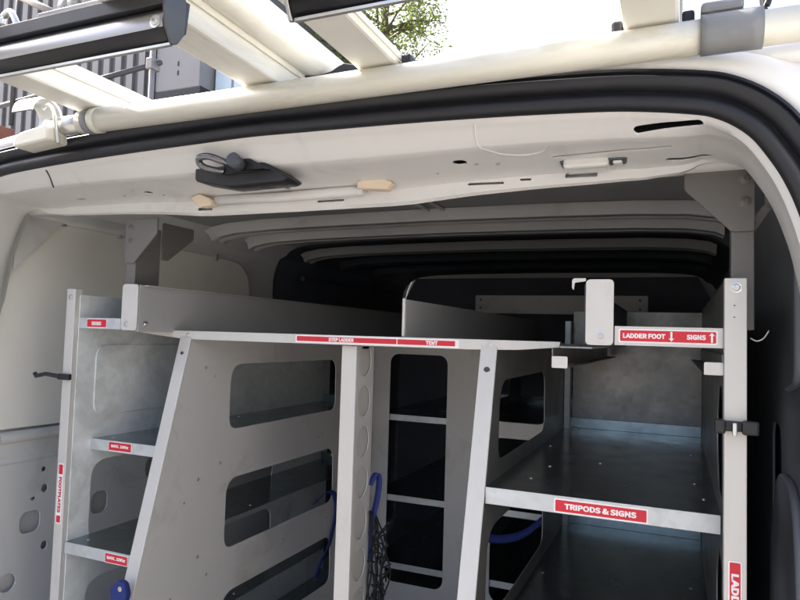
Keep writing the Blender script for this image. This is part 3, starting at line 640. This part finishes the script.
def ladder(label, xs, w, hts, bar, grp):
    t = empty('ladder', ((xs[0]+xs[1])/2, 1.0, 1.905), label, 'ladder', grp)
    for (x, h_) in zip(xs, hts):
        bm = bmesh.new(); bx(bm, x, x+w, -.62, 2.7, 1.9082, 1.9082+h_, .004); from_bm('stile', bm, LADW, t)
        b2 = box('stile_lip', x+w+.0005, x+w+.004, -.62, 2.7, 1.9082+h_*.6, 1.9082+h_+.004, LADW, t, .001)
    for k in range(8): tube('rung', [(xs[0]+w*.8, .45+.28*k, 1.930), (xs[1]+w*.2, .45+.28*k, 1.925)], .014, SILV, t, 12)
    # black foot bar under the near ends: concave faced channel
    x0, x1 = bar
    prof = [(-.2775, 1.8545), (-.274, 1.8545), (-.256, 1.872), (-.252, 1.9075), (-.274, 1.9075), (-.274, 1.8905), (-.282, 1.8895), (-.284, 1.8865), (-.2865, 1.8835), (-.2885, 1.878), (-.2885, 1.871), (-.286, 1.863), (-.282, 1.857)]
    rows = [[Vector((x, y, z)) for y, z in prof] for x in (x0, (x0+x1)/2, x1)]
    fb = loft('foot_bar', rows, BLKM, t, close=True, ang=40)
    bm = bmesh.new(); bm.from_mesh(fb.data); bmesh.ops.holes_fill(bm, edges=[e for e in bm.edges if e.is_boundary]); bmesh.ops.recalc_face_normals(bm, faces=bm.faces[:]); bm.to_mesh(fb.data); bm.free()
    box('bar_lip', x0, x1, -.2905, -.2745, 1.8910, 1.9072, BLACKP, fb, .001)
    fp = [(-.2822, 1.8902), (-.2846, 1.8868), (-.2872, 1.8838), (-.2893, 1.8783), (-.2898, 1.8720), (-.2885, 1.8665), (-.2850, 1.8690), (-.2800, 1.8880)]
    loft('bar_gleam', [[Vector((x, y, z)) for y, z in fp] for x in (x0+.002, (x0+x1)/2, x1-.002)], BARM, fb, close=True, ang=50)  # silver strip stands in for sky reflected along the bar
    box('bar_rim', x0, x1, -.2790, -.2740, 1.8505, 1.8540, SILV, fb, .0006)
    return t, fb
l1, fb1 = ladder('cream ladder with long black foot bar, lying beside the grey cladding', (-.930, -.5905), .0595, (.045, .045), (-1.05, -.497), 'ladders on the roof')
l2, fb2 = ladder('cream ladder lying between the dirty pipe and the grey wrap clamp', (-.4020, -.0590), .0590, (.012, .05), (-.3435, -.05), 'ladders on the roof')
plate('end_plate', [rpoly([(-.292, 1.9076), (-.262, 1.9076), (-.262, 1.868), (-.272, 1.853), (-.281, 1.8488), (-.291, 1.866), (-.294, 1.886)], .003)], 'YZ', -.4945, .003, TRIM, fb1, bev=.001)
screw(-.509, -.2895, 1.873, '-y', fb1, .0048)
plate('end_plate', [rpoly([(-.292, 1.9076), (-.262, 1.9076), (-.262, 1.868), (-.272, 1.853), (-.281, 1.8488), (-.291, 1.866), (-.294, 1.886)], .003)], 'YZ', -.3460, .004, BARM, fb2, bev=.001)
for x in (-.325, -.30): screw(x, -.2885, 1.873, '-y', fb2, .003)
# cast boot and hook on top of the first bar
bt = empty('ladder_boot', (-.62, -.27, 1.906), 'grey ribbed ladder boot clamped on the long black foot bar', 'ladder foot')
for k in range(5): tube('boot_rib', [(-.675+.018*k, -.255, 1.926), (-.659+.018*k, -.255, 1.926)], .021+.002*(k % 2), GCL, bt, 18)
plate('boot_sole', [rrect(-.69, -.585, 1.9045, 1.912, .002, 2)], 'XZ', -.275, .03, GCL, bt)
hk = empty('tie_hook', (-.75, -.27, 1.906), 'bent bright steel tie hook standing on the long black foot bar', 'hook')
tube('hook_rod', smooth_pts([(-.735, -.265, 1.9065), (-.752, -.265, 1.912), (-.762, -.265, 1.928), (-.772, -.265, 1.940), (-.784, -.265, 1.936), (-.786, -.265, 1.926)], 6), .0042, SILV, hk, 10)
box('hook_base', -.744, -.722, -.275, -.255, 1.9042, 1.9095, SILV, hk, .002)
# round pipe carried between the ladders
pp = empty('pipe', (-.528, 1.0, 1.954), 'dirty cream round pipe lying between the two ladders', 'pipe')
tube('pipe_tube', [(-.516, -.62, 1.968), (-.516, .4, 1.968), (-.516, 2.6, 1.968)], .026, LADW, pp, 28)
tube('pipe_end', [(-.516, -.640, 1.968), (-.516, -.621, 1.968)], .027, BLACKP, pp, 28)
# black cable looping over the right clamp
cb = tube('cable', smooth_pts([(.072, -.02, 1.905), (.080, -.02, 1.908), (.088, -.02, 1.920), (.090, -.02, 1.945), (.088, .02, 1.99), (.11, .2, 2.0), (.16, .3, 1.935)], 6), .0035, BLACKP, None, 8)
tag(cb, 'thin black cable rising from the grey clamp on the roller', 'cable')

# ================================================================== SURROUNDINGS
bld = empty('building', (-9, 8, 0), 'grey ribbed metal clad building beyond the van roof', 'building')
BY = 8.0
box('wall', -20, -6.55, BY+.12, BY+9, 0, 8.6, CLADD, bld, 0)
def clad_mesh(w, d, h):
    bm = bmesh.new(); bx(bm, -w/2, w/2, -d, 0, 0, h, 0)
    me = bpy.data.meshes.new('cladding_panel'); bm.to_mesh(me); bm.free(); return me
mL = clad_mesh(.15, .06, 8.0); mL.materials.append(CLADL)
mD = clad_mesh(.14, .015, 8.0); mD.materials.append(CLADD)
x = -18.0; k = 0
while x < -6.7:
    for me, w in ((mL, .15), (mD, .14)):
        o = bpy.data.objects.new('cladding_panel', me); COL.objects.link(o); o.location = (x+w/2, BY+.118, .5); setp(o, bld); x += w+.002
box('wall_cap', -18.2, -6.5, BY-.05, BY+.3, 8.61, 8.8, CLADD, bld, .02)
wd = box('wall_cabinet', -8.35, -7.39, BY-.35, BY+.05, 5.62, 6.9, CLADL, bld, .01)
box('cabinet_frame', -8.47, -8.352, BY-.38, BY+.05, 5.45, 6.9, BLACKP, wd, .01); box('cabinet_frame', -8.352, -7.35, BY-.36, BY+.05, 5.45, 5.618, BLACKP, wd, .01)
for z in (6.02, 5.86): box('cabinet_vent', -7.87, -7.84, BY-.356, BY-.3505, z, z+.08, BLACKP, wd, 0)
gz = box('window', -7.33, -6.72, BY-.02, BY+.05, 4.9, 6.6, WINB, bld, .01); box('window_frame', -6.98, -6.94, BY-.03, BY-.0205, 4.9, 6.6, CLADL, gz, 0)
# dark neighbouring store at left
ds = empty('dark_store', (-12, 6, 0), 'dark flat-roofed store in front of the ribbed building', 'building')
box('wall', -15.5, -9.05, 5.2, 7.4, 0, 4.05, WALLD, ds, .02); box('roof_edge', -15.6, -8.95, 5.1, 7.5, 4.055, 4.14, CLADL, ds, .02)
box('brick_pier', -10.9, -10.1, 5.6, 6.4, 4.145, 4.75, mat('red_brick', (.30, .12, .08), .9, var=.4, scale=9), ds, .01)
# scaffold poles
sc = empty('scaffold', (-6.2, 5.2, 0), 'scaffold of grey and rusty tubes standing before the ribbed building', 'scaffold')
tube('standard', [(-5.79, 5.0, 0), (-5.79, 5.0, 6.3)], .035, SCAF, sc, 12)
tube('standard', [(-8.22, 5.0, 4.2), (-8.22, 5.0, 6.6)], .03, SCAFD, sc, 12)
tube('ledger', [(-8.6, 5.04, 4.50), (-5.7, 5.04, 4.72)], .032, SCAFD, sc, 12)
tube('ledger', [(-8.8, 4.96, 5.36), (-5.7, 4.96, 5.80)], .05, SCAFD, sc, 12)
tube('brace', [(-8.35, 4.9, 6.03), (-7.0, 4.9, 5.36)], .045, SCAF, sc, 12)
box('coupler', -5.84, -5.74, 4.94, 5.08, 4.62, 4.76, SCAF, sc, .012)

# tree behind the roof
tr = empty('tree', (-5.6, 10.5, 0), 'sunlit green tree standing beyond the van roof', 'tree')
bm = bmesh.new(); rnd = random.Random(11); tips = []
base = Vector((-5.45, 10.5, 0))
tube_bm(bm, [base, base+Vector((.05, 0, 2.5)), base+Vector((-.05, .1, 5)), base+Vector((.1, 0, 7.2)), base+Vector((.2, 0, 9.6))], [.2, .17, .13, .08, .03], 10)
for k in range(60):
    z = rnd.uniform(4.6, 9.4); a = rnd.uniform(0, 2*math.pi); ln = rnd.uniform(.7, 2.0)*(1-.35*(z-5)/5)
    p0 = base+Vector((.05, 0, z)); p2 = p0+Vector((math.cos(a)*ln, math.sin(a)*ln, ln*rnd.uniform(.1, .7))); pm = (p0+p2)/2+Vector((0, 0, .1*ln))
    tube_bm(bm, [p0, pm, p2], [.035, .022, .008], 6); tips.append((p0, pm, p2, ln))
    for j in range(5):
        q0 = pm.lerp(p2, rnd.random()); q1 = q0+Vector((rnd.gauss(0, .3), rnd.gauss(0, .3), rnd.gauss(.08, .2))); tube_bm(bm, [q0, q1], [.008, .003], 4); tips.append((q0, (q0+q1)/2, q1, .45))
from_bm('trunk', bm, BARK, tr)
V = []; F = []
for p0, pm, p2, ln in tips:
    for j in range(52 if ln > .5 else 36):
        t = rnd.uniform(.35, 1.08); c = p0.lerp(p2, t)+Vector((rnd.gauss(0, .10), rnd.gauss(0, .10), rnd.gauss(-.02, .09)))
        u = Vector((rnd.gauss(0, 1), rnd.gauss(0, 1), rnd.gauss(0, .7))).normalized(); v = u.cross(Vector((rnd.gauss(0, 1), rnd.gauss(0, 1), rnd.gauss(0, 1)))).normalized()
        s = rnd.uniform(.028, .05); i = len(V)
        V += [c-u*s, c+v*s*.5-u*s*.1, c+u*s*1.1, c-v*s*.5-u*s*.1]; F.append((i, i+1, i+2, i+3))
me = bpy.data.meshes.new('crown'); me.from_pydata(V, [], F); me.update(); o = link('crown', me, LEAF, tr); o['kind'] = 'stuff'
